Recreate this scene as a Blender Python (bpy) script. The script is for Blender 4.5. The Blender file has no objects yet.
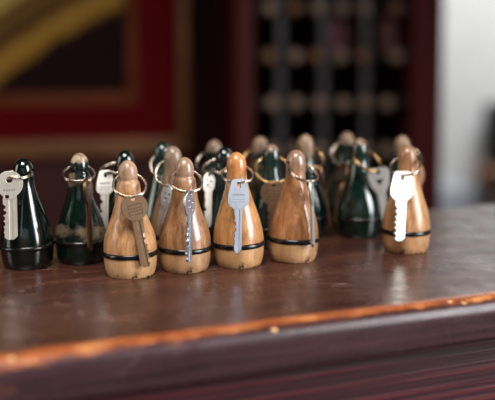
import bpy, bmesh, math, random
from mathutils import Vector, Matrix
from mathutils.geometry import tessellate_polygon

random.seed(7)
SC = bpy.context.scene
COL = SC.collection
PI = math.pi

# ------------------------------------------------------------------ camera
F_PX, W_PX, H_PX = 1000.0, 495.0, 400.0
PPX, PPY = 247.5, 117.0
PITCH = math.radians(5.0)
TOP = 1.08                      # height of the bar top
CAM = Vector((0, 0, TOP + 0.184))
FWD = Vector((0, math.cos(PITCH), -math.sin(PITCH)))
UPV = Vector((0, math.sin(PITCH), math.cos(PITCH)))
RGT = Vector((1, 0, 0))


def ray(px, py):
    return FWD + RGT * ((px - PPX) / F_PX) - UPV * ((py - PPY) / F_PX)


def on_height(px, py, z):
    d = ray(px, py)
    return CAM + d * ((z - CAM.z) / d.z)


def on_plane(px, py, p0, n):
    d = ray(px, py)
    return CAM + d * ((p0 - CAM).dot(n) / d.dot(n))


cam_data = bpy.data.cameras.new('camera')
cam = bpy.data.objects.new('camera', cam_data)
COL.objects.link(cam)
cam.location = CAM
cam.rotation_euler = (PI / 2 - PITCH, 0, 0)
cam_data.sensor_width = 36
cam_data.sensor_fit = 'HORIZONTAL'
cam_data.lens = F_PX / W_PX * 36
cam_data.shift_y = -(H_PX / 2 - PPY) / W_PX
cam_data.clip_start = 0.02
cam_data.dof.use_dof = True
cam_data.dof.focus_distance = 0.755
cam_data.dof.aperture_fstop = 3.0
SC.camera = cam

# ------------------------------------------------------------------ helpers


def finish(name, bm, mat=None, parent=None, smooth=True, angle=35):
    me = bpy.data.meshes.new(name)
    bmesh.ops.recalc_face_normals(bm, faces=bm.faces)
    bm.to_mesh(me)
    bm.free()
    o = bpy.data.objects.new(name, me)
    COL.objects.link(o)
    if mat:
        me.materials.append(mat)
    if smooth:
        me.polygons.foreach_set('use_smooth', [True] * len(me.polygons))
        try:
            me.set_sharp_from_angle(angle=math.radians(angle))
        except Exception:
            pass
    if parent:
        o.parent = parent
    return o


def thing(name, label, cat, loc=(0, 0, 0), rz=0, group=None):
    o = bpy.data.objects.new(name, None)
    o.empty_display_size = 0.01
    COL.objects.link(o)
    o.location = loc
    o.rotation_euler = (0, 0, rz)
    o['label'] = label
    o['category'] = cat
    if group:
        o['group'] = group
    return o


def tag(o, label, cat, group=None):
    o['label'] = label
    o['category'] = cat
    if group:
        o['group'] = group
    return o


def structure(o, label=None, cat=None):
    o['kind'] = 'structure'
    if label:
        o['label'] = label
        o['category'] = cat
    return o


def add_box(bm, x0, x1, y0, y1, z0, z1, bev=0.0):
    r = bmesh.ops.create_cube(bm, size=1.0)
    vs = r['verts']
    for v in vs:
        v.co = Vector(((x0 + x1) / 2 + v.co.x * (x1 - x0), (y0 + y1) / 2 + v.co.y * (y1 - y0),
                       (z0 + z1) / 2 + v.co.z * (z1 - z0)))
    if bev:
        es = list({e for v in vs for e in v.link_edges})
        bmesh.ops.bevel(bm, geom=es, offset=bev, segments=2, affect='EDGES', profile=0.5)


def box(name, dims, mat, parent=None, bev=0.0):
    bm = bmesh.new()
    add_box(bm, *dims, bev)
    return finish(name, bm, mat, parent)


def prism_x(bm, profile, x0, x1):
    """closed (y, z) profile extruded along x"""
    a = [bm.verts.new((x0, y, z)) for y, z in profile]
    b = [bm.verts.new((x1, y, z)) for y, z in profile]
    n = len(profile)
    for i in range(n):
        j = (i + 1) % n
        bm.faces.new((a[i], a[j], b[j], b[i]))
    bm.faces.new(a)
    bm.faces.new(b)


def add_lathe(bm, prof, seg=56):
    """(r, z) profile, closed at both ends on the axis"""
    rings = []
    for r, z in prof:
        if r < 1e-6:
            rings.append([bm.verts.new((0, 0, z))])
        else:
            rings.append([bm.verts.new((r * math.cos(2 * PI * k / seg), r * math.sin(2 * PI * k / seg), z))
                          for k in range(seg)])
    for a, b in zip(rings, rings[1:]):
        for k in range(seg):
            j = (k + 1) % seg
            if len(a) == 1:
                bm.faces.new((a[0], b[j], b[k]))
            elif len(b) == 1:
                bm.faces.new((a[k], a[j], b[0]))
            else:
                bm.faces.new((a[k], a[j], b[j], b[k]))


def add_torus(bm, R, r, z, seg=64, sec=12, flat=1.0):
    g = []
    for i in range(seg):
        a = 2 * PI * i / seg
        row = []
        for j in range(sec):
            b = 2 * PI * j / sec
            rr = R + r * math.cos(b)
            row.append(bm.verts.new((rr * math.cos(a), rr * math.sin(a), z + flat * r * math.sin(b))))
        g.append(row)
    for i in range(seg):
        for j in range(sec):
            i2, j2 = (i + 1) % seg, (j + 1) % sec
            bm.faces.new((g[i][j], g[i2][j], g[i2][j2], g[i][j2]))


def add_tube(bm, pts, r, sec=8, closed=False):
    n = len(pts)
    rows = []
    up = None
    for i, p in enumerate(pts):
        t = (pts[min(i + 1, n - 1)] - pts[max(i - 1, 0)]).normalized()
        if up is None:
            up = t.orthogonal().normalized()
        up = (up - t * up.dot(t)).normalized()
        s = t.cross(up)
        rows.append([bm.verts.new(p + (up * math.cos(2 * PI * k / sec) + s * math.sin(2 * PI * k / sec)) * r)
                     for k in range(sec)])
    for a, b in zip(rows, rows[1:]):
        for k in range(sec):
            j = (k + 1) % sec
            bm.faces.new((a[k], a[j], b[j], b[k]))
    bm.faces.new(rows[0])
    bm.faces.new(list(reversed(rows[-1])))


# ------------------------------------------------------------------ materials
def srgb(r, g, b):
    f = lambda c: (c / 255 / 12.92) if c / 255 <= 0.04045 else ((c / 255 + 0.055) / 1.055) ** 2.4
    return (f(r), f(g), f(b), 1.0)


class NT:
    def __init__(self, name):
        self.m = bpy.data.materials.new(name)
        self.m.use_nodes = True
        self.t = self.m.node_tree
        self.b = self.t.nodes['Principled BSDF']

    def n(self, kind, **kw):
        o = self.t.nodes.new(kind)
        for k, v in kw.items():
            if k in o.inputs:
                o.inputs[k].default_value = v
            else:
                setattr(o, k, v)
        return o

    def l(self, a, b):
        self.t.links.new(a, b)

    def coord(self, scale=(1, 1, 1), rot=(0, 0, 0)):
        c = self.n('ShaderNodeTexCoord')
        m = self.n('ShaderNodeMapping')
        m.inputs['Scale'].default_value = scale
        m.inputs['Rotation'].default_value = rot
        self.l(c.outputs['Object'], m.inputs['Vector'])
        return m.outputs['Vector']

    def noise(self, vec, scale, detail=4, rough=0.55, dist=0.0):
        o = self.n('ShaderNodeTexNoise')
        o.inputs['Scale'].default_value = scale
        o.inputs['Detail'].default_value = detail
        o.inputs['Roughness'].default_value = rough
        o.inputs['Distortion'].default_value = dist
        self.l(vec, o.inputs['Vector'])
        return o.outputs['Fac']

    def ramp(self, fac, stops):
        o = self.n('ShaderNodeValToRGB')
        el = o.color_ramp.elements
        while len(el) < len(stops):
            el.new(0.5)
        for e, (p, c) in zip(el, stops):
            e.position = p
            e.color = c if len(c) == 4 else (*c, 1)
        self.l(fac, o.inputs['Fac'])
        return o.outputs['Color']

    def math(self, op, a, b=None, clamp=False):
        o = self.n('ShaderNodeMath', operation=op)
        o.use_clamp = clamp
        for i, v in enumerate((a, b)):
            if v is None:
                continue
            if isinstance(v, (int, float)):
                o.inputs[i].default_value = v
            else:
                self.l(v, o.inputs[i])
        return o.outputs[0]

    def mix(self, fac, a, b, mode='MIX'):
        o = self.n('ShaderNodeMix', data_type='RGBA', blend_type=mode)
        for s, v in ((o.inputs[0], fac), (o.inputs[6], a), (o.inputs[7], b)):
            if isinstance(v, (int, float, tuple)):
                s.default_value = v
            else:
                self.l(v, s)
        return o.outputs[2]

    def maprange(self, v, a, b, c=0.0, d=1.0):
        o = self.n('ShaderNodeMapRange')
        o.inputs[1].default_value = a
        o.inputs[2].default_value = b
        o.inputs[3].default_value = c
        o.inputs[4].default_value = d
        self.l(v, o.inputs[0])
        return o.outputs[0]

    def bump(self, h, strength, dist=0.001):
        o = self.n('ShaderNodeBump')
        o.inputs['Strength'].default_value = strength
        o.inputs['Distance'].default_value = dist
        self.l(h, o.inputs['Height'])
        self.l(o.outputs['Normal'], self.b.inputs['Normal'])

    def set(self, **kw):
        for k, v in kw.items():
            self.b.inputs[k.replace('_', ' ')].default_value = v
        return self


def plain(name, col, rough=0.5, metal=0.0, var=0.12, scale=30, spec=None, coat=0.0):
    q = NT(name)
    v = q.noise(q.coord(), scale, 3)
    lo = tuple(c * (1 - var) for c in col[:3])
    hi = tuple(min(1, c * (1 + var)) for c in col[:3])
    q.l(q.ramp(v, [(0.3, lo), (0.7, hi)]), q.b.inputs['Base Color'])
    q.set(Roughness=rough, Metallic=metal)
    if spec is not None:
        q.b.inputs['Specular IOR Level'].default_value = spec
    if coat:
        q.b.inputs['Coat Weight'].default_value = coat
        q.b.inputs['Coat Roughness'].default_value = 0.1
    return q.m


def wood_colour(q, light, mid, dark, seed=0.0):
    vec = q.coord((90, 90, 11), (0.05, 0.08, seed))
    add = q.n('ShaderNodeVectorMath', operation='ADD')
    add.inputs[1].default_value = (seed * 7.3, seed * 3.1, seed * 5.7)
    q.l(vec, add.inputs[0])
    a = q.noise(add.outputs[0], 2.2, 5, 0.6, 0.6)
    fine = q.noise(add.outputs[0], 9.0, 4, 0.7)
    c = q.ramp(a, [(0.30, dark), (0.5, mid), (0.72, light)])
    c = q.mix(q.maprange(fine, 0.52, 0.70, 0, 0.6), c, tuple(0.45 * k for k in dark[:3]) + (1,))
    return c, fine


def fob_wood(name, light, mid, dark, head, base, seed, gloss=0.4):
    """bare turned wood: oiled by hands in the middle, greyer at the head, paler at the foot, nicks at the rim"""
    q = NT(name)
    c, fine = wood_colour(q, light, mid, dark, seed)
    tc = q.n('ShaderNodeTexCoord')
    sp = q.n('ShaderNodeSeparateXYZ')
    q.l(tc.outputs['Object'], sp.inputs[0])
    z = sp.outputs[2]
    wob = q.noise(q.coord((60, 60, 60)), 1.3, 3)
    zz = q.math('ADD', z, q.math('MULTIPLY', wob, 0.010))
    c = q.mix(q.maprange(zz, 0.070, 0.083, 0, 0.75), c, head)
    c = q.mix(q.maprange(z, 0.0172, 0.0152, 0, 0.45), c, base)
    nick = q.noise(q.coord((140, 140, 140)), 1.4, 2)
    rim = q.maprange(z, 0.006, 0.002, 0, 1)
    nm = q.math('MULTIPLY', q.maprange(nick, 0.60, 0.66, 0, 1), rim)
    c = q.mix(nm, c, srgb(45, 28, 18))
    # knocks and stains
    st = q.noise(q.coord((45, 45, 30)), 1.0, 5, 0.7)
    c = q.mix(q.maprange(st, 0.54, 0.72, 0, 0.65), c, tuple(0.5 * k for k in dark[:3]) + (1,))
    q.l(c, q.b.inputs['Base Color'])
    q.set(Roughness=0.36)
    q.b.inputs['Coat Weight'].default_value = gloss
    q.b.inputs['Coat Roughness'].default_value = 0.14
    q.bump(fine, 0.12, 0.0006)
    return q.m


def fob_green(name, seed, head_from=0.2, wear=0.70, band_wear=0.0, col=(6, 34, 26), bare=(146, 116, 90)):
    """dark bottle-green lacquer rubbed through to the wood"""
    q = NT(name)
    w, fine = wood_colour(q, srgb(*bare), srgb(*[c * 0.8 for c in bare]), srgb(*[c * 0.5 for c in bare]), seed)
    tc = q.n('ShaderNodeTexCoord')
    sp = q.n('ShaderNodeSeparateXYZ')
    q.l(tc.outputs['Object'], sp.inputs[0])
    z = sp.outputs[2]
    vec = q.coord((55, 55, 80))
    add = q.n('ShaderNodeVectorMath', operation='ADD')
    add.inputs[1].default_value = (seed * 3.7, seed * 9.1, seed * 1.7)
    q.l(vec, add.inputs[0])
    nz = q.noise(add.outputs[0], 1.0, 6, 0.68)
    head = q.maprange(q.math('ADD', z, q.math('MULTIPLY', q.math('SUBTRACT', nz, 0.5), 0.02)), head_from, head_from + 0.002)
    chips = q.maprange(nz, wear, wear + 0.03)
    m = q.math('MAXIMUM', head, chips)
    if band_wear:
        b1 = q.math('SUBTRACT', 1.0, q.math('DIVIDE', q.math('ABSOLUTE', q.math('SUBTRACT', z, 0.027)), 0.012), True)
        b2 = q.math('SUBTRACT', 1.0, q.math('DIVIDE', q.math('ABSOLUTE', q.math('SUBTRACT', z, 0.066)), 0.010), True)
        bb = q.math('ADD', q.math('MULTIPLY', q.math('MAXIMUM', b1, b2), band_wear), nz)
        m = q.math('MAXIMUM', m, q.maprange(bb, 0.66, 0.80, 0, 0.6))
    g = q.ramp(nz, [(0.3, srgb(*[c * 0.6 for c in col])), (0.7, srgb(*[min(255, c * 1.35) for c in col]))])
    c = q.mix(m, g, w)
    q.l(c, q.b.inputs['Base Color'])
    q.l(q.maprange(m, 0, 1, 0.16, 0.45), q.b.inputs['Roughness'])
    q.l(q.maprange(m, 0, 1, 0.8, 0.05), q.b.inputs['Coat Weight'])
    q.b.inputs['Coat Roughness'].default_value = 0.08
    q.bump(nz, 0.10, 0.0008)
    return q.m


def metal(name, col, rough=0.28, wear=0.35, scale=260):
    q = NT(name)
    a = q.noise(q.coord((1, 1, 0.35)), scale, 4, 0.65)
    dk = tuple(c * (1 - wear) for c in col[:3])
    q.l(q.ramp(a, [(0.35, dk), (0.62, col)]), q.b.inputs['Base Color'])
    q.l(q.maprange(a, 0.3, 0.7, rough + 0.12, rough), q.b.inputs['Roughness'])
    q.set(Metallic=1.0)
    return q.m


M_NICKEL = metal('nickel_silver', srgb(214, 212, 208), 0.34, 0.15)
M_BRIGHT = metal('pale_nickel', srgb(240, 234, 222), 0.42, 0.08)
M_BLUE = metal('cool_steel', srgb(196, 202, 214), 0.30, 0.2)
M_BRASS = metal('dull_brass', srgb(172, 140, 110), 0.34, 0.35)
M_BRONZE = metal('brown_bronze', srgb(124, 92, 70), 0.38, 0.4)
M_RING = metal('ring_steel', srgb(205, 190, 172), 0.22, 0.2)
M_RINGB = metal('ring_brass', srgb(205, 164, 112), 0.24, 0.25)
M_ENGR = plain('engraving_dark', srgb(70, 56, 44), 0.6, 0.3, 0.2, 400)
M_ENGR_S = plain('engraving_grey', srgb(120, 118, 120), 0.55, 0.4, 0.2, 400)
M_BAND = plain('black_rubber', srgb(9, 9, 11), 0.24, 0, 0.3, 300)
M_BAND_G = plain('dark_groove_band', srgb(14, 13, 13), 0.26, 0, 0.3, 300)

# ------------------------------------------------------------------ key fobs
# (z, r) in metres of the turned wooden pieces
PROF_PIN = [(0, 0.0170), (0.0015, 0.0179), (0.005, 0.0190), (0.010, 0.0197), (0.016, 0.0200), (0.022, 0.0199),
            (0.028, 0.0194), (0.034, 0.0180), (0.040, 0.0159), (0.046, 0.0136), (0.052, 0.0116), (0.058, 0.0102),
            (0.064, 0.0094), (0.069, 0.0090), (0.0725, 0.0085), (0.0750, 0.0073), (0.0772, 0.0075), (0.081, 0.0073),
            (0.0845, 0.0066), (0.0875, 0.0050), (0.0896, 0.0027), (0.0905, 0.0)]
PROF_EGG = [(0, 0.0168), (0.0015, 0.0177), (0.005, 0.0188), (0.010, 0.0195), (0.016, 0.0200), (0.022, 0.0198),
            (0.028, 0.0191), (0.034, 0.0179), (0.040, 0.0162), (0.046, 0.0143), (0.052, 0.0123), (0.058, 0.0105),
            (0.063, 0.0092), (0.067, 0.0083), (0.070, 0.0079), (0.074, 0.0078), (0.078, 0.0079), (0.082, 0.0076),
            (0.0855, 0.0066), (0.0882, 0.0048), (0.0900, 0.0025), (0.0907, 0.0)]
HOLE_Z = 0.0800


def catmull(pts, per=3):
    out = []
    n = len(pts)
    for i in range(n - 1):
        p0, p1, p2, p3 = pts[max(i - 1, 0)], pts[i], pts[i + 1], pts[min(i + 2, n - 1)]
        for k in range(per):
            t = k / per
            out.append(tuple(0.5 * (2 * p1[a] + (p2[a] - p0[a]) * t + (2 * p0[a] - 5 * p1[a] + 4 * p2[a] - p3[a]) * t * t
                                    + (3 * p1[a] - p0[a] - 3 * p2[a] + p3[a]) * t ** 3) for a in (0, 1)))
    out.append(pts[-1])
    return out


def radius(prof, z):
    for (z0, r0), (z1, r1) in zip(prof, prof[1:]):
        if z0 <= z <= z1:
            return r0 + (r1 - r0) * (z - z0) / max(1e-9, z1 - z0)
    return 0.0


def make_body_mesh(prof, name):
    bm = bmesh.new()
    sm = catmull(prof)
    add_lathe(bm, [(0.0, 0.0006), (0.012, 0.0)] + [(max(r, 0.0), z) for z, r in sm])
    o = finish(name, bm)
    cb = bmesh.new()
    bmesh.ops.create_cone(cb, cap_ends=True, segments=20, radius1=0.0018, radius2=0.0018, depth=0.05,
                          matrix=Matrix.Translation((0, 0, HOLE_Z)) @ Matrix.Rotation(PI / 2, 4, 'Y'))
    cut = finish('hole_cutter', cb)
    md = o.modifiers.new('hole', 'BOOLEAN')
    md.operation = 'DIFFERENCE'
    md.solver = 'EXACT'
    md.object = cut
    dg = bpy.context.evaluated_depsgraph_get()
    me = bpy.data.meshes.new_from_object(o.evaluated_get(dg))
    for x in (o, cut):
        d = x.data
        bpy.data.objects.remove(x)
        bpy.data.meshes.remove(d)
    me.polygons.foreach_set('use_smooth', [True] * len(me.polygons))
    me.set_sharp_from_angle(angle=math.radians(40))
    return me


BODY = {'pin': (PROF_PIN, make_body_mesh(PROF_PIN, 'turned_pin')),
        'egg': (PROF_EGG, make_body_mesh(PROF_EGG, 'turned_egg'))}

RING_R, WIRE = 0.0122, 0.00068


def ring_mesh(R):
    """split ring: a flat coil of two turns, in the local XY plane"""
    bm = bmesh.new()
    pts = []
    N = 112
    for i in range(N + 1):
        a = 2 * PI * 2 * i / N + 0.9
        f = i / N
        pts.append(Vector((R * math.cos(a), R * math.sin(a), (f - 0.5) * 0.0025)))
    add_tube(bm, pts, WIRE, 8)
    me = bpy.data.meshes.new('split_ring')
    bmesh.ops.recalc_face_normals(bm, faces=bm.faces)
    bm.to_mesh(me)
    bm.free()
    me.polygons.foreach_set('use_smooth', [True] * len(me.polygons))
    return me


# ---- keys: length along -Z, width X, thickness Y, the origin at the hole
def arc(cx, cz, r, a0, a1, n):
    return [(cx + r * math.cos(a0 + (a1 - a0) * i / n), cz + r * math.sin(a0 + (a1 - a0) * i / n)) for i in range(n + 1)]


def round_poly(pts, rad, n=4):
    """rounds the corners of a polygon"""
    out = []
    m = len(pts)
    for i in range(m):
        p = Vector(pts[i])
        a = (Vector(pts[i - 1]) - p)
        b = (Vector(pts[(i + 1) % m]) - p)
        r = min(rad, a.length * 0.45, b.length * 0.45)
        p0, p2 = p + a.normalized() * r, p + b.normalized() * r
        for k in range(n + 1):
            t = k / n
            q = p0 * (1 - t) ** 2 + p * 2 * t * (1 - t) + p2 * t * t
            out.append((q.x, q.y))
    return out


mm = 0.001
BOWS = {
    # outline (x, z), holes, z where the blade starts
    'round': dict(out=arc(0, -7.0 * mm, 10.6 * mm, -PI / 2 + 0.46, 1.5 * PI - 0.46, 36) + [(-4.6 * mm, -18.0 * mm), (4.6 * mm, -18.0 * mm)],
                  holes=[arc(0, 0, 1.9 * mm, 0, 2 * PI * 15 / 16, 15)], z=-17.8 * mm, half=10.6 * mm),
    'notched': dict(out=arc(0, -3.4 * mm, 10.2 * mm, -PI / 2 + 0.52, 1.5 * PI - 0.52, 36) + [(-5.0 * mm, -15.0 * mm), (5.0 * mm, -15.0 * mm)],
                    holes=[arc(0, 0, 2.4 * mm, 0, 2 * PI * 15 / 16, 15),
                           [(-3.6 * mm, -11.6 * mm), (-0.6 * mm, -11.6 * mm), (-0.6 * mm, -14.2 * mm), (-3.6 * mm, -14.2 * mm)]],
                    z=-14.8 * mm, half=10.2 * mm),
    'trapezoid': dict(out=round_poly([(-6.2 * mm, 4.6 * mm), (6.2 * mm, 4.6 * mm), (9.4 * mm, -9 * mm), (9.2 * mm, -16.5 * mm), (4.6 * mm, -19.5 * mm),
                                      (4.4 * mm, -20.5 * mm), (-4.4 * mm, -20.5 * mm), (-4.6 * mm, -19.5 * mm), (-9.2 * mm, -16.5 * mm), (-9.4 * mm, -9 * mm)], 2.6 * mm),
                      holes=[[(-1.7 * mm, -2.6 * mm), (1.7 * mm, -2.6 * mm), (1.7 * mm, 2.2 * mm), (-1.7 * mm, 2.2 * mm)]], z=-20.2 * mm, half=9.4 * mm),
    'wide': dict(out=round_poly([(-7.5 * mm, 4.6 * mm), (7.5 * mm, 4.6 * mm), (10.8 * mm, -9 * mm), (10.4 * mm, -16 * mm), (5.6 * mm, -19.5 * mm),
                                 (5.4 * mm, -20.5 * mm), (-5.4 * mm, -20.5 * mm), (-5.6 * mm, -19.5 * mm), (-10.4 * mm, -16 * mm), (-10.8 * mm, -9 * mm)], 3.0 * mm),
                 holes=[[(-1.9 * mm, -2.8 * mm), (1.9 * mm, -2.8 * mm), (1.9 * mm, 2.2 * mm), (-1.9 * mm, 2.2 * mm)]], z=-20.2 * mm, half=10.8 * mm),
    'oval': dict(out=[(7.8 * mm * math.cos(2 * PI * i / 32), -8.2 * mm + 11.2 * mm * math.sin(2 * PI * i / 32)) for i in range(32)],
                 holes=[arc(0, 0, 1.5 * mm, 0, 2 * PI * 11 / 12, 11), arc(-2.6 * mm, -5.2 * mm, 1.1 * mm, 0, 2 * PI * 9 / 10, 9),
                        arc(2.6 * mm, -6.8 * mm, 1.1 * mm, 0, 2 * PI * 9 / 10, 9), arc(-1.4 * mm, -10.6 * mm, 1.2 * mm, 0, 2 * PI * 9 / 10, 9),
                        arc(2.2 * mm, -13.2 * mm, 0.9 * mm, 0, 2 * PI * 9 / 10, 9)], z=-18.9 * mm, half=7.8 * mm),
    'triangle': dict(out=round_poly([(-8.5 * mm, 3.6 * mm), (8.5 * mm, 3.6 * mm), (10.2 * mm, -2 * mm), (7.8 * mm, -13 * mm), (4.6 * mm, -17.5 * mm), (4.4 * mm, -19.2 * mm),
                                     (-4.4 * mm, -19.2 * mm), (-4.6 * mm, -17.5 * mm), (-7.8 * mm, -13 * mm), (-10.2 * mm, -2 * mm)], 4 * mm),
                     holes=[arc(0, 0, 1.9 * mm, 0, 2 * PI * 15 / 16, 15), [(-3.6 * mm, -6.5 * mm), (3.6 * mm, -6.5 * mm), (0, -12.0 * mm)]], z=-19 * mm, half=10 * mm),
}


def plate(bm, outer, holes, t):
    loops = [[Vector((x, 0, z)) for x, z in outer]] + [[Vector((x, 0, z)) for x, z in h] for h in holes]
    flat = [p for lp in loops for p in lp]
    tris = tessellate_polygon(loops)
    f = [bm.verts.new((p.x, -t / 2, p.z)) for p in flat]
    b = [bm.verts.new((p.x, t / 2, p.z)) for p in flat]
    for a, c, d in tris:
        try:
            bm.faces.new((f[a], f[c], f[d]))
            bm.faces.new((b[d], b[c], b[a]))
        except ValueError:
            pass
    k = 0
    for lp in loops:
        n = len(lp)
        for i in range(n):
            j = (i + 1) % n
            bm.faces.new((f[k + i], f[k + j], b[k + j], b[k + i]))
        k += n


def blade_bm(z0, length, half, cut_side, seed, cuts=True, groove=(-0.1, 0.35)):
    """blade with a milled groove along it, bitting along one edge and a chamfered tip"""
    rnd = random.Random(seed)
    bm = bmesh.new()
    T = 1.05 * mm
    N = 60
    depth = [rnd.choice([0.3, 0.8, 1.3, 1.9, 2.4]) * mm for _ in range(7)]
    rows = []
    for i in range(N + 1):
        s = i / N
        z = z0 - s * length
        cut = 0.0
        if cuts and 0.14 < s < 0.95:
            u = (s - 0.14) / 0.81 * 6
            k = min(5, int(u))
            fr = u - k
            if fr < 0.3:
                cut = depth[k] * (fr / 0.3) * 1.0
            elif fr < 0.65:
                cut = depth[k]
            else:
                cut = depth[k] * (1 - (fr - 0.65) / 0.35) + 0.25 * mm
        tip = max(0.0, (s - 0.92) / 0.08)
        l, r = -half, half
        l += tip * half * 0.55
        r -= tip * half * 0.55
        if cut_side < 0:
            l = max(l, -half + cut)
        else:
            r = min(r, half - cut)
        g0, g1 = half * groove[0], half * groove[1]
        gw = 0.35 * mm
        xs = [l, l + 0.25 * mm, max(l + .3 * mm, g0 - gw), max(l + .35 * mm, g0), min(r - .35 * mm, g1), min(r - .3 * mm, g1 + gw), r - 0.25 * mm, r]
        ys = [0.55, 1.0, 1.0, 0.35, 0.35, 1.0, 1.0, 0.55]
        fr_ = [bm.verts.new((x, -T * y, z)) for x, y in zip(xs, ys)]
        bk = [bm.verts.new((x, T * y, z)) for x, y in zip(xs, ys)]
        rows.append(fr_ + bk[::-1])
    m = len(rows[0])
    for a, b in zip(rows, rows[1:]):
        for k in range(m):
            j = (k + 1) % m
            bm.faces.new((a[k], a[j], b[j], b[k]))
    bm.faces.new(rows[0])
    bm.faces.new(rows[-1])
    return bm


def mark_bm(bow, t):
    """small engraved panels on the bow, both faces: frames of thin lines"""
    bm = bmesh.new()
    y0, y1 = -t / 2 - 0.06 * mm, -t / 2 + 0.1 * mm

    def frame(cx, cz, w, h, ln):
        for x0, x1, z0, z1 in ((cx - w, cx + w, cz + h - ln, cz + h), (cx - w, cx + w, cz - h, cz - h + ln),
                               (cx - w, cx - w + ln, cz - h, cz + h), (cx + w - ln, cx + w, cz - h, cz + h)):
            add_box(bm, x0, x1, y0, y1, z0, z1)
    if bow == 'round':
        frame(0, -6.3 * mm, 5.6 * mm, 1.7 * mm, 0.55 * mm)
        frame(0, -11.3 * mm, 5.6 * mm, 1.7 * mm, 0.55 * mm)
    elif bow in ('trapezoid', 'wide'):
        for k in range(7):
            add_box(bm, (-5.4 + 1.6 * k) * mm, (-4.4 + 1.6 * k) * mm, y0, y1, -9.2 * mm, -7.6 * mm)
        add_box(bm, -5.6 * mm, 5.6 * mm, y0, y1, -12.6 * mm, -12.2 * mm)
        add_box(bm, -5.6 * mm, 5.6 * mm, y0, y1, -14.6 * mm, -14.2 * mm)
    elif bow == 'notched':
        for k in range(5):
            add_box(bm, (-4.6 + 1.9 * k) * mm, (-3.4 + 1.9 * k) * mm, y0, y1, -8.4 * mm, -7.2 * mm)
    else:
        return None
    return bm


def bow_points(bow, length):
    b = BOWS[bow]
    pts = [(x, z) for x, z in b['out'][::2]]
    for i in range(12):
        z = b['z'] - length * i / 11
        pts += [(-4.4 * mm, z), (4.4 * mm, z)]
    return pts


FOBS = []


def make_fob(px, bottom, top, kind, mat, label, group, az=0.0, T=60, ring=None, band=None, wscale=1.0, rmat=None, lean=(0, 0)):
    """a fob whose foot centre and height follow from its place on the bar"""
    p = on_height(px, bottom - 5.0, TOP)
    prof, me0 = BODY[kind]
    # real height so that the crown reaches the given line
    d = ray(px, top)
    t = p.y / d.y
    h = (CAM + d * t).z - TOP
    s = h / prof[-1][0]
    t_ = thing('key_fob', label, 'key fob', (p.x, p.y, TOP + 0.0001), math.radians(az), group)
    t_.rotation_euler = (math.radians(lean[0]), math.radians(lean[1]), math.radians(az))
    me = me0.copy()
    me.name = 'turned_body'
    me.transform(Matrix.Diagonal((wscale, wscale, s, 1)))
    b = bpy.data.objects.new('body', me)
    me.materials.clear()
    me.materials.append(mat)
    COL.objects.link(b)
    b.parent = t_
    bm = bmesh.new()
    add_torus(bm, (radius(prof, 0.0175) - 0.0014) * wscale, 0.0025, 0.0175 * s)
    finish('rubber_band', bm, band or M_BAND, t_)
    # ring through the head; local front is -Y
    R = ring or RING_R
    Tt = math.radians(T)
    dv = Vector((0, -math.cos(Tt), -math.sin(Tt)))
    hole = Vector((0, 0, HOLE_Z * s))
    r = bpy.data.objects.new('key_ring', ring_mesh(R))
    r.data.materials.append(rmat or M_RING)
    COL.objects.link(r)
    r.parent = t_
    axis = Vector((1, 0, 0))
    nrm = axis.cross(dv)
    mtx = Matrix((axis, dv, nrm)).transposed().to_4x4()
    mtx.translation = hole + dv * R
    r.matrix_local = mtx
    info = dict(root=t_, prof=prof, s=s, w=wscale, R=R, dv=dv, axis=axis, c=hole + dv * R, az=math.radians(az))
    FOBS.append(info)
    return info


def make_key(f, bow, mat, label, phi=0, rot=0, tilt=0, length=0.036, half=0.0045, cut=-1, seed=1, engr=None, lean_min=3, scale=1.0):
    """a key hung on the ring of fob f, leaning on the fob's belly"""
    ph = math.radians(phi)
    A = f['c'] + (f['dv'] * math.cos(ph) + f['axis'] * math.sin(ph)) * f['R']
    rad = Vector((A.x, A.y, 0))
    rad = rad.normalized() if rad.length > 1e-5 else Vector((0, -1, 0))
    tang = Vector((-rad.y, rad.x, 0))
    pts = bow_points(bow, length)
    best = None
    for step in range(0, 26):
        le = math.radians(lean_min + step)
        L = Vector((0, 0, -1)) * math.cos(le) + rad * math.sin(le)
        Wd, N = tang, (-L).cross(tang)
        m3 = Matrix((Wd, N, -L)).transposed()
        # the face points outward (local -Y); turn about the length, then tilt in the plane
        m3 = m3 @ Matrix.Rotation(math.radians(rot), 3, 'Z') @ Matrix.Rotation(math.radians(tilt), 3, 'Y')
        org = A + (m3 @ Vector((0, 0, -1))) * 0.0011 * scale
        worst = 1.0
        for x, z in pts:
            q = org + m3 @ Vector((x * scale, 0, z * scale))
            zz = q.z / f['s']
            need = radius(f['prof'], zz) * f['w'] + (0.0026 if 0.012 < zz < 0.022 else 0.0013)
            worst = min(worst, math.hypot(q.x, q.y) - need)
        if best is None or worst > best[0]:
            best = (worst, m3, org, step)
        if worst >= 0:
            break
    worst, m3, org, step = best
    k = thing('key', label, 'key', group='keys hanging on the fobs')
    m4 = m3.to_4x4()
    m4.translation = org
    bpy.context.view_layer.update()
    root = f['root']
    k.matrix_world = (Matrix.LocRotScale(root.location, root.rotation_euler, None) @ m4) @ Matrix.Scale(scale, 4)
    bm = bmesh.new()
    t = 2.1 * mm
    plate(bm, BOWS[bow]['out'], BOWS[bow]['holes'], t)
    o = finish('bow', bm, mat, k, angle=30)
    md = o.modifiers.new('edge', 'BEVEL')
    md.width = 0.00035
    md.segments = 2
    md.limit_method = 'ANGLE'
    md.angle_limit = math.radians(50)
    finish('blade', blade_bm(BOWS[bow]['z'] + 0.6 * mm, length, half, cut, seed), mat, k, angle=25)
    e = mark_bm(bow, t)
    if e:
        finish('engraving', e, engr or M_ENGR_S, o, smooth=False)
    print('key', label, 'lean', lean_min + step, 'gap', round(worst * 1000, 2))
    return k


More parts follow.
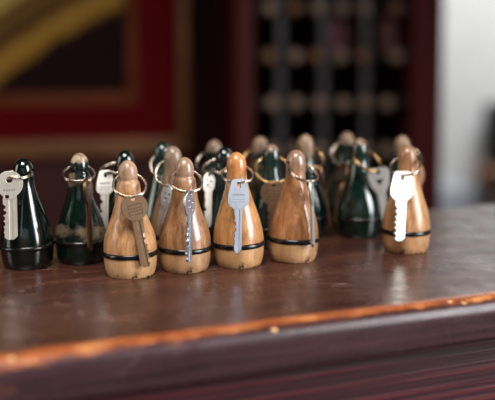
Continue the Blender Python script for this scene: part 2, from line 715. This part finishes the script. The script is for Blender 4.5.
W1 = fob_wood('wood_tan', srgb(204, 160, 114), srgb(174, 126, 82), srgb(112, 74, 44), srgb(152, 126, 106), srgb(216, 176, 130), 0.3, gloss=0.2)
W2 = fob_wood('wood_brown', srgb(182, 138, 98), srgb(142, 98, 62), srgb(84, 52, 32), srgb(148, 122, 104), srgb(208, 166, 122), 1.7, gloss=0.7)
W3 = fob_wood('wood_honey', srgb(212, 160, 104), srgb(184, 128, 74), srgb(124, 78, 42), srgb(186, 120, 66), srgb(216, 176, 128), 2.9, gloss=0.7)
W4 = fob_wood('wood_chestnut', srgb(184, 130, 84), srgb(150, 98, 56), srgb(92, 55, 30), srgb(142, 114, 96), srgb(214, 174, 128), 4.1, gloss=1.0)
W5 = fob_wood('wood_pale_oak', srgb(202, 156, 114), srgb(172, 124, 82), srgb(116, 76, 46), srgb(134, 96, 68), srgb(202, 156, 110), 5.3, gloss=0.4)
W6 = fob_wood('wood_grey_brown', srgb(160, 124, 96), srgb(126, 94, 70), srgb(80, 56, 40), srgb(130, 110, 94), srgb(160, 126, 96), 6.6)

G_BLACK = fob_green('lacquer_black_green', 0.4, 0.2, 0.80, 0, (2, 14, 13))
G_WORN = fob_green('lacquer_worn_green', 1.3, 0.080, 0.68, 0.34, (4, 24, 19), (190, 162, 130))
G_DARK = fob_green('lacquer_dark_green', 2.2, 0.2, 0.76, 0, (4, 22, 20))
G_PATCH = fob_green('lacquer_patchy_green', 3.1, 0.2, 0.58, 0.08, (6, 32, 25))
G_TANHEAD = fob_green('lacquer_bare_head', 4.4, 0.071, 0.66, 0, (6, 32, 25))
G_TANHEAD2 = fob_green('lacquer_rubbed_head', 5.5, 0.075, 0.60, 0.08, (6, 30, 22))
G_GLOSS = fob_green('lacquer_glossy_green', 6.1, 0.0825, 0.72, 0, (4, 26, 21))

GB, GG = 'bare wooden key fobs on the bar', 'green lacquered key fobs on the bar'

# front row of bare wood
n1 = make_fob(131, 279, 160, 'pin', W1, 'tan bare wood key fob holding the dull brass round-headed key', GB, az=13, T=38, lean=(0, -1.2))
n2 = make_fob(185, 273.5, 157, 'pin', W2, 'brown bare wood key fob with grey head holding the pierced silver key', GB, az=12, T=36)
n3 = make_fob(239, 269, 152, 'egg', W3, 'honey wood key fob with orange egg-shaped head and bluish silver key', GB, az=4, T=26, lean=(0, -1.4))
n4 = make_fob(293, 264, 150, 'egg', W4, 'chestnut wood key fob with a glossy streak, its key seen edge-on', GB, az=34, T=32, lean=(0, 1.8))
n5 = make_fob(405.5, 255, 145, 'egg', W5, 'bare wood key fob standing alone at the right with dazzling white key', GB, az=-20, T=30, lean=(0, 0.4))
# the two dark ones at the left
g1 = make_fob(28, 270.5, 158, 'egg', G_BLACK, 'glossy black-green key fob at the left end with a pale round-headed key', GG, az=-13, T=6, band=M_BAND_G, wscale=1.03, lean=(0, -1.8))
g2 = make_fob(81, 265.5, 153, 'pin', G_WORN, 'worn green key fob with bare whitish head and a rubbed wooden band', GG, az=6, T=24, band=M_BAND_G)
# behind
g3 = make_fob(126, 258, 150, 'egg', G_DARK, 'dark glossy key fob peeping over the tan fob with brass key', GG, az=-36, T=16, band=M_BAND_G)
g4 = make_fob(163, 246, 142, 'egg', G_PATCH, 'patchy green key fob furthest back behind the brown grey-headed fob', GG, az=20, T=56, band=M_BAND_G)
n6 = make_fob(173.5, 259.5, 146, 'egg', W6, 'grey-brown wooden key fob hidden directly behind the brown grey-headed fob', GB, az=-12, T=56, wscale=0.95)
g5 = make_fob(224.5, 253, 147, 'egg', G_DARK, 'dark green key fob directly behind the honey wood fob', GG, az=-34, T=24, band=M_BAND_G, wscale=.97)
g6 = make_fob(214.5, 241, 139.5, 'egg', G_TANHEAD2, 'rear green key fob with bare tan head, left of the honey fob', GG, az=-30, T=46, band=M_BAND_G, wscale=.97)
g7 = make_fob(271, 251, 144, 'egg', G_GLOSS, 'glossy green key fob between honey and chestnut fobs with wide brassy ring', GG, az=4, T=44, ring=0.0145, band=M_BAND_G, wscale=.97, rmat=M_RINGB)
g8 = make_fob(260, 236, 136, 'egg', G_TANHEAD, 'rear green key fob with tan head, between honey and chestnut fobs', GG, az=-30, T=50, band=M_BAND_G, wscale=.97, rmat=M_RINGB)
g9 = make_fob(305, 241, 134, 'egg', G_TANHEAD, 'green key fob with tan head directly behind the chestnut fob', GG, az=35, T=46, band=M_BAND_G, wscale=.97, rmat=M_RINGB)
g10 = make_fob(346, 228.5, 131.5, 'egg', G_TANHEAD2, 'rearmost green key fob with rubbed tan head, behind the large bottle-green fob', GG, az=-22, T=52, band=M_BAND_G, wscale=.97)
g11 = make_fob(358.5, 240.5, 138, 'egg', G_GLOSS, 'large bottle-green key fob left of the lone right-hand wooden fob', GG, az=36, T=40, ring=0.0135, band=M_BAND_G, rmat=M_RINGB)
g12 = make_fob(401, 236, 135, 'egg', G_TANHEAD, 'green key fob hidden behind the lone right-hand wooden fob', GG, az=30, T=36, band=M_BAND_G, wscale=.97)

make_key(n1, 'round', M_BRASS, 'dull brass key with round head and two engraved bars on tan fob', phi=4, rot=4, tilt=-9, cut=1, seed=3, engr=M_ENGR, length=0.038, scale=.93)
make_key(n2, 'oval', M_BLUE, 'silver key with pierced oval head turned sideways on the brown fob', phi=4, rot=46, tilt=4, cut=-1, seed=5, length=0.038, half=0.0040, scale=.90)
make_key(n3, 'trapezoid', M_BLUE, 'bluish silver key with squarish head hanging on the honey wood fob', phi=0, rot=17, tilt=3, cut=-1, seed=8, length=0.037, half=0.0036, scale=.92)
make_key(n4, 'oval', M_NICKEL, 'silver key seen edge-on against the chestnut wood fob', phi=0, rot=42, tilt=0, cut=1, seed=2, length=0.036, scale=.92)
make_key(n5, 'wide', M_BRIGHT, 'dazzling white-lit key on the lone wooden fob at right', phi=0, rot=40, tilt=1, cut=-1, seed=11, length=0.034, half=0.0054, scale=.97)
make_key(g1, 'notched', M_BRIGHT, 'pale silver round-headed key beside the black-green fob at far left', phi=0, rot=27, tilt=0, cut=-1, seed=9, length=0.032, half=0.0054, scale=.98)
make_key(g2, 'round', M_BRONZE, 'brown bronze key seen edge-on on the worn green fob', phi=36, rot=58, tilt=0, cut=1, seed=4, length=0.036)
make_key(g3, 'trapezoid', M_BRIGHT, 'whitish key half hidden behind the tan fob with brass key', phi=0, rot=66, tilt=0, cut=-1, seed=6, scale=.8)
make_key(g4, 'trapezoid', M_NICKEL, 'silver key on the patchy green fob at the back', phi=10, rot=-20, cut=1, seed=13)
make_key(n6, 'oval', M_NICKEL, 'silver key hidden between the brown grey-headed fob and the fob behind it', phi=0, rot=-30, cut=1, seed=14, scale=.9)
make_key(g5, 'oval', M_BRIGHT, 'white gleaming oval key head just left of the honey fob head', phi=0, rot=72, tilt=0, cut=-1, seed=15, scale=.8)
make_key(g6, 'round', M_BRONZE, 'brown key on the rear tan-headed fob left of the honey fob', phi=0, rot=-10, cut=-1, seed=16)
make_key(g7, 'round', M_BRASS, 'brassy round-headed key between the honey and chestnut fobs', phi=0, rot=0, tilt=2, cut=-1, seed=17, engr=M_ENGR, length=.036)
make_key(g8, 'round', M_BRONZE, 'bronze key on the rear tan-headed fob between honey and chestnut fobs', phi=0, rot=-20, cut=-1, seed=18)
make_key(g9, 'oval', M_BRONZE, 'brown key hanging right of the chestnut fob, on the fob behind', phi=20, rot=35, tilt=-6, cut=1, seed=19)
make_key(g10, 'round', M_BRONZE, 'bronze key on the rearmost green fob left of the bottle-green fob', phi=0, rot=-40, cut=-1, seed=20)
make_key(g11, 'triangle', M_NICKEL, 'silver key with round and triangular holes right of the bottle-green fob', phi=14, rot=-38, tilt=-8, cut=1, seed=21, length=.037, half=.004)
make_key(g12, 'oval', M_BRONZE, 'key hidden behind the lone right-hand wooden fob', phi=0, rot=-10, cut=1, seed=22)

# ------------------------------------------------------------------ the bar
CA = math.radians(23)
pf = on_height(247, 329, TOP)          # a point on the front edge
pb = on_height(440, 209, TOP)          # a point on the rear edge
cd = Vector((math.cos(CA), math.sin(CA), 0))
cn = Vector((-math.sin(CA), math.cos(CA), 0))
depth = (pb - pf).dot(cn)
THK = 0.031


def counter_mat():
    q = NT('dark_bar_wood')
    tc = q.n('ShaderNodeTexCoord')
    sp = q.n('ShaderNodeSeparateXYZ')
    q.l(tc.outputs['Object'], sp.inputs[0])
    y, z = sp.outputs[1], sp.outputs[2]
    v = q.coord((3, 26, 26))
    gr = q.noise(v, 3.0, 6, 0.62, 0.8)
    blot = q.noise(q.coord((7, 9, 9)), 1.2, 5, 0.6)
    c = q.ramp(gr, [(0.32, srgb(34, 17, 13)), (0.52, srgb(56, 31, 24)), (0.68, srgb(86, 53, 41))])
    c = q.mix(q.maprange(blot, 0.35, 0.65, 0, 0.5), c, srgb(76, 45, 36))
    fr = q.noise(q.coord((2, 60, 60)), 4.0, 4, 0.6)
    face_c = q.ramp(fr, [(0.3, srgb(42, 27, 32)), (0.7, srgb(72, 48, 54))])
    c = q.mix(q.maprange(y, 0.004, 0.001, 0, 1), c, face_c)
    # bare orange wood where sleeves rubbed the nosing
    n1_ = q.noise(q.coord((22, 60, 60)), 1.5, 5, 0.65)
    n2_ = q.noise(q.coord((7, 7, 7)), 1.0, 2)
    yy = q.math('ADD', y, q.math('MULTIPLY', q.math('SUBTRACT', n1_, 0.5), 0.008))
    yy = q.math('ADD', yy, q.math('MULTIPLY', q.math('SUBTRACT', n2_, 0.5), 0.005))
    up = q.maprange(yy, 0.0160, 0.0115, 0, 1)
    xl_ = q.maprange(sp.outputs[0], -0.02, -0.16, 0, 0.0026)
    lo = q.maprange(q.math('ADD', yy, xl_), 0.0036, 0.0056, 0, 1)
    wearm = q.math('MULTIPLY', q.math('MULTIPLY', up, lo), q.maprange(q.noise(q.coord((26, 120, 120)), 1.3, 4), 0.34, 0.50, 0.35, 0.95))
    wc = q.ramp(n1_, [(0.30, srgb(98, 48, 28)), (0.50, srgb(150, 80, 42)), (0.72, srgb(204, 138, 84))])
    c = q.mix(wearm, c, wc)
    chip = q.noise(q.coord((70, 70, 70)), 1.0, 2)
    cm = q.math('MULTIPLY', q.maprange(chip, 0.66, 0.69, 0, 1), q.math('MULTIPLY', q.maprange(y, 0.008, 0.006, 0, 1), q.maprange(y, 0.0012, 0.0024, 0, 1)))
    c = q.mix(cm, c, srgb(226, 178, 120))
    # thin pale scratches and specks
    sv = q.coord((40, 260, 1), (0, 0, 0.35))
    sc = q.noise(sv, 1.6, 3)
    c = q.mix(q.maprange(sc, 0.70, 0.75, 0, 0.22), c, srgb(150, 120, 104))
    sn = q.noise(q.coord((3.2, 6.5, 5)), 1.6, 4, 0.5, 0.3)
    ln = q.maprange(q.math('ABSOLUTE', q.math('SUBTRACT', sn, 0.47)), 0.0026, 0.0010, 0, 1)
    brk = q.maprange(q.noise(q.coord((30, 30, 30)), 1.0, 3), 0.48, 0.60, 0, 0.5)
    c = q.mix(q.math('MULTIPLY', ln, brk), c, srgb(160, 130, 116))
    spk = q.noise(q.coord((420, 420, 420)), 1.0, 2)
    c = q.mix(q.maprange(spk, 0.66, 0.74, 0, 0.4), c, srgb(150, 118, 104))
    c = q.mix(q.maprange(spk, 0.40, 0.32, 0, 0.5), c, srgb(30, 16, 13))
    q.l(c, q.b.inputs['Base Color'])
    rr = q.noise(q.coord((18, 18, 18)), 2.0, 5, 0.65)
    q.l(q.maprange(rr, 0.3, 0.7, 0.22, 0.38), q.b.inputs['Roughness'])
    q.set(Metallic=0)
    q.b.inputs['Specular IOR Level'].default_value = 0.36
    bn = q.noise(q.coord((230, 230, 230)), 1.0, 5, 0.7)
    q.bump(bn, 0.10, 0.0006)
    return q.m


bar = thing('bar_counter', 'long dark brown wooden bar counter with a worn orange front edge', 'bar counter', (pf.x, pf.y, 0), CA)
R_ = 0.011
prof = [(depth, TOP), (depth, TOP - THK), (0.004, TOP - THK)]
prof += [(0.004 - 0.004 * math.sin(a), TOP - THK + 0.004 - 0.004 * math.cos(a)) for a in [PI / 2 * k / 5 for k in range(1, 6)]]
prof += [(R_ - R_ * math.cos(a), TOP - R_ + R_ * math.sin(a)) for a in [PI / 2 * k / 12 for k in range(0, 13)]]
bm = bmesh.new()
prism_x(bm, prof, -1.3, 1.5)
finish('counter_top', bm, counter_mat(), bar, angle=30)


def panel_mat():
    q = NT('ribbed_red_wood')
    v = q.coord((1.2, 90, 90))
    a = q.noise(v, 2.6, 4, 0.6, 0.5)
    c = q.ramp(a, [(0.30, srgb(24, 9, 14)), (0.5, srgb(54, 18, 25)), (0.70, srgb(104, 38, 42))])
    q.l(c, q.b.inputs['Base Color'])
    q.set(Roughness=0.42)
    q.bump(a, 0.25, 0.002)
    return q.m


bm = bmesh.new()
add_box(bm, -1.25, 1.45, 0.014, 0.040, 0.0, TOP - THK)
finish('front_panel', bm, panel_mat(), bar)
bm = bmesh.new()
add_box(bm, -1.25, 1.45, 0.040, depth - 0.03, 0.0, TOP - THK)
finish('carcass', bm, plain('carcass_wood', srgb(48, 22, 20), 0.6), bar)

# ------------------------------------------------------------------ the room behind
WA = math.radians(13)
W0 = Vector((0, 2.0, 0))
wu = Vector((math.cos(WA), math.sin(WA), 0))
wn = Vector((math.sin(WA), -math.cos(WA), 0))     # towards the viewer


def wall_uv(px, py, off=0.0):
    p = on_plane(px, py, W0 + wn * off, wn)
    return (p - W0).dot(wu), p.z


def walled(o):
    o.location = W0
    o.rotation_euler = (0, 0, WA)
    return o


def noisy(name, c0, c1, rough=0.6, scale=(3, 3, 3), s=3):
    q = NT(name)
    a = q.noise(q.coord(scale), s, 5, 0.6, 0.4)
    q.l(q.ramp(a, [(0.3, c0), (0.7, c1)]), q.b.inputs['Base Color'])
    q.set(Roughness=rough)
    return q.m


M_DARKWALL = noisy('maroon_wall', srgb(62, 17, 13), srgb(78, 22, 16), 0.7, (4, 4, 1), 2)
M_WHITE = noisy('white_plaster', srgb(222, 224, 224), srgb(234, 235, 234), 0.8)
M_DADO = noisy('pale_blue_dado', srgb(176, 184, 198), srgb(190, 196, 206), 0.6)
M_FLOOR = noisy('dark_floor', srgb(58, 40, 32), srgb(84, 58, 44), 0.5, (1, 8, 1))
M_CEIL = noisy('ceiling_paint', srgb(120, 108, 98), srgb(136, 122, 110), 0.9)
M_SIDE = noisy('side_wall_paint', srgb(190, 172, 152), srgb(204, 186, 164), 0.8)

u_end = wall_uv(443, 100)[0]
structure(walled(box('wall_back', (-2.6, u_end - 0.002, 0.0, 0.12, 0.0, 2.8), M_DARKWALL)))
structure(box('floor', (-3.0, 2.6, -2.6, 4.4, -0.1, 0.0), M_FLOOR))
structure(box('ceiling', (-3.0, 2.6, -2.6, 4.4, 2.8, 2.9), M_CEIL))
YW = 3.3
structure(box('wall_rear', (0.1, 1.5, YW, YW + 0.1, 0.0, 2.8), M_WHITE))
zd = on_plane(470, 188, Vector((0, YW, 0)), Vector((0, 1, 0))).z
structure(box('trim_1', (0.1, 1.498, YW - 0.018, YW, 0.0, zd), M_DADO))
structure(box('wall_left', (-2.75, -2.6, -2.6, 4.4, 0, 2.8), M_SIDE))

# right wall with a window opening, front wall with a window opening (daylight comes in here)


def wall_open(name, mat, xs, opening, axis, pos, th):
    bm = bmesh.new()
    a0, a1 = xs
    o0, o1, z0, z1 = opening
    for s0, s1, t0, t1 in ((a0, o0, 0, 2.8), (o1, a1, 0, 2.8), (o0, o1, 0, z0), (o0, o1, z1, 2.8)):
        if axis == 'y':
            add_box(bm, pos, pos + th, s0, s1, t0, t1)
        else:
            add_box(bm, s0, s1, pos, pos + th, t0, t1)
    return structure(finish(name, bm, mat, smooth=False))


wall_open('wall_right', M_SIDE, (-2.6, 4.4), (-0.35, 0.45, 1.0, 2.3), 'y', 1.5, 0.1)
wall_open('wall_front', M_SIDE, (-2.75, 1.6), (-1.0, 1.0, 1.6, 2.4), 'x', -2.6, 0.1)

# ---- framed picture
M_GOLD = plain('old_gold_moulding', srgb(126, 80, 44), 0.5, 0.1, 0.25, 12, 0.3)
M_MAT = plain('red_mount', srgb(96, 3, 8), 0.85, 0, 0.1, 8, 0.1)
M_FILLET = plain('gilt_fillet', srgb(108, 54, 28), 0.7, 0.0, 0.2, 12, 0.1)

OFF = 0.03
xr, _ = wall_uv(189, 80, OFF)
_, zb = wall_uv(90, 157, OFF)
xl, zt = -1.02, 1.78
mat_r, _ = wall_uv(177, 80, OFF)
_, mat_b = wall_uv(90, 139, OFF)
fil_r, _ = wall_uv(138, 60, OFF)
_, fil_b = wall_uv(60, 107, OFF)
im_r, _ = wall_uv(126, 60, OFF)
_, im_b = wall_uv(60, 93, OFF)
mw = xr - mat_r
pic = walled(thing('framed_picture', 'framed picture of golden arcs with a red mount on the dark wall', 'picture'))


def frame_ring(name, mat, L, Rr, B, Tt, wl, wr, wb, wt, y0, y1, lip=0.0):
    bm = bmesh.new()
    for d in ((L, L + wl, B, Tt), (Rr - wr, Rr, B, Tt), (L + wl, Rr - wr, B, B + wb), (L + wl, Rr - wr, Tt - wt, Tt)):
        add_box(bm, d[0], d[1], y0, y1, d[2], d[3], lip)
    return finish(name, bm, mat, pic)


wb = mat_b - zb
frame_ring('moulding', M_GOLD, xl, xr, zb, zt, mw, mw, wb, wb, -0.034, -0.001, 0.006)
fm, fb = mat_r - fil_r, fil_b - mat_b
frame_ring('mount', M_MAT, xl + mw, mat_r, mat_b, zt - wb, fm, fm, fb, fm, -0.020, -0.004)
iw, ih = fil_r - im_r, im_b - fil_b
frame_ring('fillet', M_FILLET, xl + mw + fm, fil_r, fil_b, zt - wb - fm, iw, iw, ih, iw, -0.022, -0.004, 0.002)


def art_mat():
    q = NT('gold_arcs_on_dark')
    cx, cz = wall_uv(330, 474, OFF)
    ex, ez = wall_uv(0, 82, OFF)
    R0 = math.hypot(ex - cx, ez - cz)
    u = 1 / 500.0 * 1.0 * R0            # picture units, roughly a pixel each
    tc = q.n('ShaderNodeTexCoord')
    sub = q.n('ShaderNodeVectorMath', operation='SUBTRACT')
    sub.inputs[1].default_value = (cx, 0, cz)
    q.l(tc.outputs['Object'], sub.inputs[0])
    sp = q.n('ShaderNodeSeparateXYZ')
    q.l(sub.outputs[0], sp.inputs[0])
    cmb = q.n('ShaderNodeCombineXYZ')
    q.l(sp.outputs[0], cmb.inputs[0])
    q.l(sp.outputs[2], cmb.inputs[2])
    ln = q.n('ShaderNodeVectorMath', operation='LENGTH')
    q.l(cmb.outputs[0], ln.inputs[0])
    nz = q.noise(q.coord((18, 18, 18)), 1.0, 4)
    d = q.math('ADD', ln.outputs['Value'], q.math('MULTIPLY', q.math('SUBTRACT', nz, 0.5), 10 * u))
    f = q.maprange(d, R0 - 20 * u, R0 + 100 * u)
    k = lambda px: (px + 20) / 120
    c = q.ramp(f, [(0.0, srgb(36, 17, 16)), (k(-2), srgb(40, 20, 17)), (k(3), srgb(160, 116, 44)), (k(17), srgb(178, 132, 58)),
                   (k(24), srgb(84, 54, 28)), (k(40), srgb(124, 90, 44)), (k(46), srgb(100, 70, 36)), (k(52), srgb(200, 166, 86)), (1.0, srgb(226, 200, 120))])
    q.b.inputs['Specular IOR Level'].default_value = 0.05
    q.l(c, q.b.inputs['Base Color'])
    q.set(Roughness=0.6)
    return q.m


box('painting', (xl + mw + fm, fil_r, -0.012, -0.002, fil_b, zt - wb - fm), art_mat(), pic)

# ---- dark red shelving rack
RO = 0.16           # depth in front of the wall
M_RACK = noisy('rack_mahogany', srgb(84, 32, 30), srgb(106, 40, 38), 0.6, (6, 6, 1), 2)
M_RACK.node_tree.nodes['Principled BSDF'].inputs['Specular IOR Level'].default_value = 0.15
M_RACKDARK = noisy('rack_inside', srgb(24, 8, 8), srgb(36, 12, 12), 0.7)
M_DIV = plain('grey_divider', srgb(56, 48, 52), 0.5)
M_KNOB = plain('pale_knob', srgb(156, 128, 108), 0.4, 0, 0.15, 60)
M_KNOBO = plain('orange_knob', srgb(140, 92, 62), 0.4, 0, 0.15, 60)
rack = walled(thing('shelf_rack', 'tall dark red wooden rack of pigeonholes with rows of round pale knobs', 'rack'))
ru = lambda px, py=60: wall_uv(px, py, RO)[0]
rz = lambda py, px=320: wall_uv(px, py, RO)[1]
a0, a1, b0, b1 = ru(236), ru(254), ru(413), ru(443)
ztop = 1.75
box('side_post', (a0, a1, -RO, 0.0, 0.0, ztop), M_RACK, rack, 0.004)
box('side_post', (b0, b1, -RO, 0.0, 0.0, ztop), M_RACK, rack, 0.004)
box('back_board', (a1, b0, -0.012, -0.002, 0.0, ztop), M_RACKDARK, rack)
box('top_board', (a1, b0, -RO, -0.012, ztop - 0.03, ztop), M_RACK, rack)
pitch = (rz(53) - rz(100))
zs = [rz(100) + pitch * k for k in range(-8, 5)]
for z in zs:
    if 0.05 < z < ztop - 0.05:
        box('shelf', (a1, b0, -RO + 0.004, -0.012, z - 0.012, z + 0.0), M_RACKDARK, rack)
for px in (282, 325, 367):
    u = ru(px)
    box('divider', (u - 0.008, u + 0.008, -RO + 0.006, -0.012, 0.03, ztop - 0.03), M_DIV, rack)


def knob(px, py, mat):
    u, z = ru(px, py), rz(py, px)
    bm = bmesh.new()
    add_lathe(bm, [(0, 0), (0.006, 0), (0.006, 0.006), (0.0125, 0.009), (0.0135, 0.013), (0.011, 0.018), (0.006, 0.0205), (0, 0.021)], 24)
    o = finish('knob', bm, mat, rack)
    o.location = (u, -RO + 0.005, z - 0.006)
    o.rotation_euler = (PI / 2, 0, 0)


for x in (268, 293, 316, 340, 362, 393):
    knob(x, 5, M_KNOBO if x in (293, 393) else M_KNOB)
for x in (268, 294, 315, 338, 361, 394):
    knob(x, 53, M_KNOBO if x in (268, 315, 361) else M_KNOB)
for x in (271, 294, 318, 341, 363, 385):
    knob(x, 100, M_KNOB)
for x in (271, 294, 318, 341, 363, 385):
    knob(x, 147, M_KNOB)

# cards standing in the pigeonholes
for px, py0, mcol, nm in ((337, 46, (120, 50, 78), 'pinkish purple card standing in the rack'), (356, 46, (132, 84, 48), 'tan card standing in the rack right of the purple card'),
                          (388, 46, (124, 64, 52), 'reddish brown card standing in the rack by its right post')):
    u = wall_uv(px, py0, 0.11)[0]
    z0 = zs[9]
    bm = bmesh.new()
    add_box(bm, -0.016, 0.016, -0.003, 0.003, 0.0, 0.062, 0.001)
    o = finish('card', bm, plain('card_' + str(px), srgb(*mcol), 0.6))
    p = W0 + wu * u + wn * 0.11
    o.location = (p.x, p.y, z0 + 0.0002)
    o.rotation_euler = (0, 0, WA)
    tag(o, nm, 'card', 'cards in the rack')

# ---- bright corner at the right: black loudspeaker on a wooden wall bracket
pw = Vector((0, YW, 0))
yn = Vector((0, 1, 0))
q0 = on_plane(482, 166, Vector((0, YW - 0.10, 0)), yn)
q1 = on_plane(482, 187, Vector((0, YW - 0.10, 0)), yn)
q2 = on_plane(486, 104, Vector((0, YW - 0.10, 0)), yn)
M_TAN = noisy('tan_wood', srgb(150, 112, 86), srgb(172, 130, 100), 0.55, (2, 8, 8))
sh = thing('wall_bracket', 'tan wooden bracket shelf on the white wall at the right edge', 'shelf', (q0.x, YW, q0.z))
box('shelf_board', (0.0, 0.17, -0.14, -0.001, -0.022, 0.0), M_TAN, sh, 0.002)
box('apron', (0.008, 0.162, -0.12, -0.001, q1.z - q0.z, -0.022), M_TAN, sh, 0.002)
sp_ = thing('loudspeaker', 'black box loudspeaker on the tan wall bracket at the right edge', 'loudspeaker', (q2.x + 0.005, YW - 0.03, q0.z + 0.0002))
hh = q2.z - q0.z
M_BLK = plain('black_plastic', srgb(20, 20, 22), 0.5)
box('cabinet', (0.0, 0.13, -0.09, 0.0, 0.0, hh), M_BLK, sp_, 0.008)
bm = bmesh.new()
add_box(bm, 0.010, 0.12, -0.097, -0.0895, 0.012, hh - 0.012, 0.003)
finish('grille', bm, plain('grille_cloth', srgb(28, 28, 30), 0.9, 0, 0.4, 900), sp_)

# ------------------------------------------------------------------ light
def area(name, loc, target, sx, sy, power, col, spread=PI):
    d = bpy.data.lights.new(name, 'AREA')
    d.shape = 'RECTANGLE'
    d.size, d.size_y = sx, sy
    d.energy = power
    d.color = col
    d.spread = spread
    o = bpy.data.objects.new(name, d)
    COL.objects.link(o)
    o.location = loc
    v = Vector(target) - Vector(loc)
    o.rotation_euler = v.to_track_quat('-Z', 'Y').to_euler()
    return o


area('daylight_right', (1.48, 0.05, 1.65), (0.0, 0.65, 1.1), 0.8, 1.2, 11, (0.96, 0.98, 1.0), math.radians(80))
area('lamp_ceiling', (-0.1, 0.0, 2.7), (0.0, 0.72, 1.08), 1.0, 0.7, 6, (1.0, 0.96, 0.92), math.radians(55))
area('fill_front_wall', (0.0, -1.6, 2.6), (0.0, -2.6, 1.3), 2.0, 0.3, 8, (1.0, 0.94, 0.86), math.radians(90))  # added bounce fill: unseen, brightens the front wall that the keys reflect
area('daylight_left', (-1.5, 0.35, 1.6), (0.0, 0.8, 1.1), 0.4, 1.0, 1.2, (1.0, 0.96, 0.92), math.radians(70))
area('fill_corner', (0.95, 2.55, 2.72), (0.8, 3.3, 0.9), 0.9, 0.5, 26, (0.97, 0.99, 1.0), math.radians(120))  # added fill out of view, whitens the rear corner wall

w = bpy.data.worlds.new('world')
SC.world = w
w.use_nodes = True
bg = w.node_tree.nodes['Background']
bg.inputs['Color'].default_value = (0.8, 0.88, 1.0, 1)
bg.inputs['Strength'].default_value = 0.6

SC.view_settings.view_transform = 'Standard'
SC.view_settings.look = 'None'
SC.view_settings.gamma = 1
SC.view_settings.exposure = 0.0
